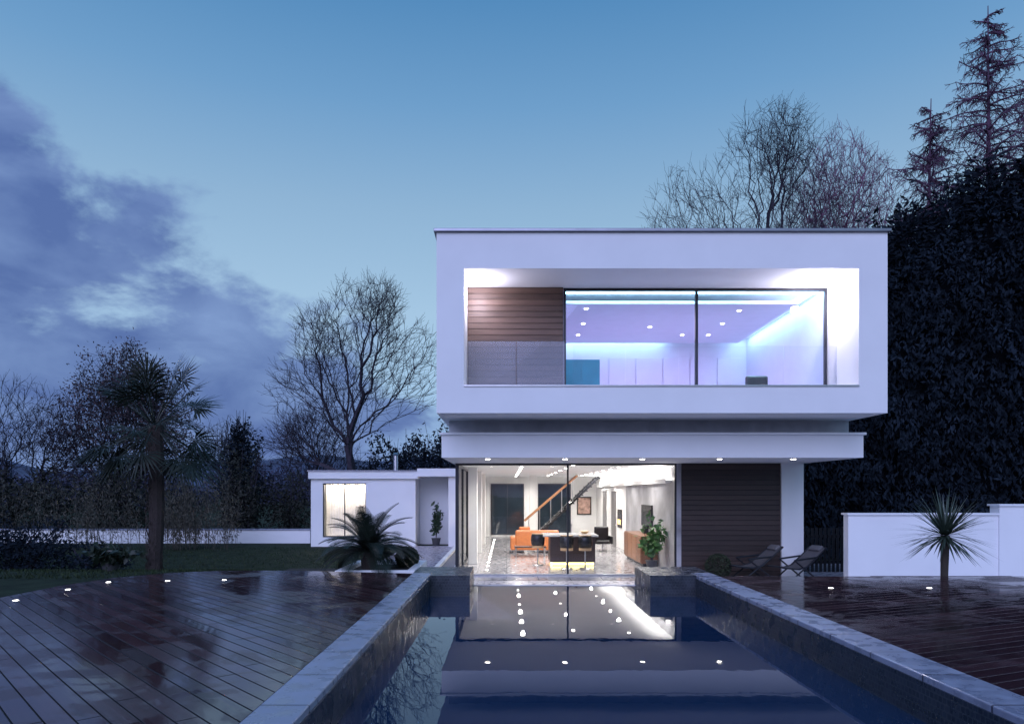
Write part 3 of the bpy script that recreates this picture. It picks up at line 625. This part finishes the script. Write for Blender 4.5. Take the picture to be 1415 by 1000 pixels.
def fan_palm(x,y,z0,zt,R):
    e=empty('fan_palm_tree'); segs=[]
    n=14
    for i in range(n):
        a,b_=i/n,(i+1)/n; segs.append(((x+.06*math.sin(a*3),y,z0+(zt-z0)*a),(x+.06*math.sin(b_*3),y,z0+(zt-z0)*b_),.15+.02*random.random(),.17))
    tubes('trunk',segs,M('fibrous_trunk',(.04,.03,.028),.95,bump=1,bscale=25),e,10)
    xt=x+.06*math.sin(3)
    V=[];st=[]
    fib=np.array([[x+.17*math.cos(a),y+.17*math.sin(a),z] for a,z in zip(rng.uniform(0,6.28,900),rng.uniform(z0,zt,900))]); leaves('fibres',fib,.16,M('fibre',(.05,.038,.032),.95),e,np.tile([0,0,1.],(900,1)),.12)
    for i in range(46):
        az=random.uniform(0,6.28); el=random.uniform(-.95,1.4); Ln=random.uniform(.65,1.0)*R*.72
        d=Vector((math.cos(az)*math.cos(el),math.sin(az)*math.cos(el),math.sin(el))); p=Vector((xt,y,zt)); q=p+d*Ln; q.z-=.12*max(0,math.cos(el))
        st.append((p,q,.016,.012)); dn=(q-p).normalized()
        side=dn.cross(Vector((0,0,1)));  side=side.normalized() if side.length>.1 else Vector((1,0,0)); upv=side.cross(dn)
        tw=random.uniform(-.6,.6); side=(side*math.cos(tw)+upv*math.sin(tw)).normalized(); nrm=dn.cross(side)
        for k in range(22):
            a=-1.7+3.4*k/21; bd=(dn*math.cos(a)+side*math.sin(a)+nrm*.12*(k%2)).normalized(); bl=R*.40*(.7+.3*math.cos(a*.7))*random.uniform(.9,1.1)
            t1=q+bd*bl*.5; t2=q+bd*bl; t2.z-=.05+.10*random.random(); t1.z-=.01
            wv=nrm.cross(bd).normalized()*.021
            V+=[q,t1+wv,t1,t1-wv]; V+=[t1-wv,t1+wv,t2+wv*.12,t2-wv*.12]
    tubes('stalks',st,leafm,e,4); npmesh('fronds',np.array([tuple(p) for p in V]),0,leafm,e)
fan_palm(-8.0,15.5,.55,3.95,1.75)
def pot(x,y,z,r,h,parent): tubes('pot',[((x,y,z),(x,y,z+h*.9),r*.75,r),((x,y,z+h*.9),(x,y,z+h),r*1.08,r*1.08)],terracotta,parent,18)
def cycad(name,x,y,z0,ht,R,nf,c):
    e=empty(name); m=M(name+'_leaf',c,.45,nscale=4,namt=.4)
    tubes('trunk',[((x,y,z0-.05),(x,y,z0+ht*.5),.12,.14),((x,y,z0+ht*.5),(x,y,z0+ht),.14,.08)],M('cycad_trunk',(.05,.04,.035),.95,bump=1),e,10)
    V=[];st=[]
    for i in range(nf):
        az=i*2.4+random.uniform(-.2,.2); el=random.uniform(.05,1.35); d=Vector((math.cos(az)*math.cos(el),math.sin(az)*math.cos(el),math.sin(el))); p=Vector((x,y,z0+ht)); n=18; sl=R/n*random.uniform(.9,1.1)
        for k in range(n):
            d=(d+Vector((0,0,-.06-.025*(k/n)))).normalized(); q=p+d*sl; st.append((p,q,.010*(1-k/n)+.004,.010*(1-(k+1)/n)+.004))
            sd=d.cross(Vector((0,0,1))); sd=sd.normalized() if sd.length>.05 else Vector((1,0,0)); ll=.17*math.sin(math.pi*min(1,.2+k/n*.78))+.03
            for t in (0,.33,.66):
                pp=p.lerp(q,t)
                for s_ in (-1,1):
                    tip=pp+(sd*s_+d*.6+Vector((0,0,.25))).normalized()*ll; V+=[pp-d*.007,pp+d*.007,tip+d*.004,tip-d*.003]
            p=q
    tubes('ribs',st,m,e,3); npmesh('leaflets',np.array([tuple(p) for p in V]),0,m,e)
cycad('cycad_plant',-2.58,12.75,.96,.40,1.02,54,(.018,.028,.02))
def yucca(name,x,y,z0,ht,R,n,c):
    e=empty(name); m=M(name+'_leaf',c,.5,nscale=4,namt=.4)
    tubes('trunk',[((x,y,z0-.1),(x+.02,y,z0+ht),.055,.07)],M('yucca_trunk',(.06,.05,.04),.95,bump=1),e,10)
    V=[]; c0=Vector((x+.02,y,z0+ht))
    for i in range(n):
        az=random.uniform(0,6.28); el=math.asin(random.uniform(-.55,1)); d=Vector((math.cos(az)*math.cos(el),math.sin(az)*math.cos(el),math.sin(el))); Ln=R*random.uniform(.8,1.08)
        sd=d.cross(Vector((0,0,1))); sd=sd.normalized() if sd.length>.1 else Vector((1,0,0)); w_=.017
        p=c0+d*.04; a=p+d*Ln*.55; b_=p+d*Ln; b_.z-=.03+.06*random.random()
        V+=[p-sd*w_,p+sd*w_,a+sd*w_*.9,a-sd*w_*.9,a-sd*w_*.9,a+sd*w_*.9,b_+sd*.001,b_-sd*.001]
    npmesh('leaves',np.array([tuple(p) for p in V]),0,m,e)
yucca('yucca_plant',7.53,11.75,.95,.75,.84,200,(.05,.075,.055))
box('planting_strip',6.5,9,11.52,12.2,-.1,.95,soil)
def ball(x,y,z,r):
    e=empty('box_topiary_ball'); k=3600; d=unit(rng.normal(size=(k,3))); leaves('foliage',np.array([x,y,z])+d*r*(1-.12*rng.random((k,1))),.05,M('box_leaf',(.025,.04,.02),.7,namt=.5,nscale=8),e,d,.6,2)
    bpy.ops.mesh.primitive_uv_sphere_add(radius=r*.88,location=(x,y,z),segments=20,ring_count=12); o=bpy.context.object; o.name='core'; o.parent=e; o.data.materials.append(soil)
ball(-1.98,13.6,1.13,.23); ball(5.95,19.2,.36,.36)
def potted(name,x,y,z,h,n,sc,c,wide=.35):
    e=empty(name); pot(x,y,z,.2*sc,.35*sc,e); C=[];st=[]
    for i in range(12):
        q=Vector((x+random.gauss(0,wide*.5),y+random.gauss(0,wide*.5),z+h*random.uniform(.6,1))); st.append(((x,y,z+.3*sc),q,.012,.006))
        for _ in range(n): t=random.uniform(.3,1.05); p=Vector((x,y,z+.3*sc)).lerp(q,t); C.append(p+Vector((random.gauss(0,.08),random.gauss(0,.08),random.gauss(0,.06))))
    tubes('stems',st,leafm,e,4); leaves('leaves',np.array([tuple(c_) for c_ in C]),.2,M(name+'_leaf',c,.5,namt=.4,nscale=6),e,None,.5)
potted('potted_plant',4.55,21.4,0,1.65,30,.9,(.06,.16,.04))
potted('potted_plant',-8.7,15.0,.6,.7,25,.9,(.02,.03,.018),.5)
potted('potted_plant',-3.2,31,0.02,1.9,22,1,(.03,.06,.03),.2)
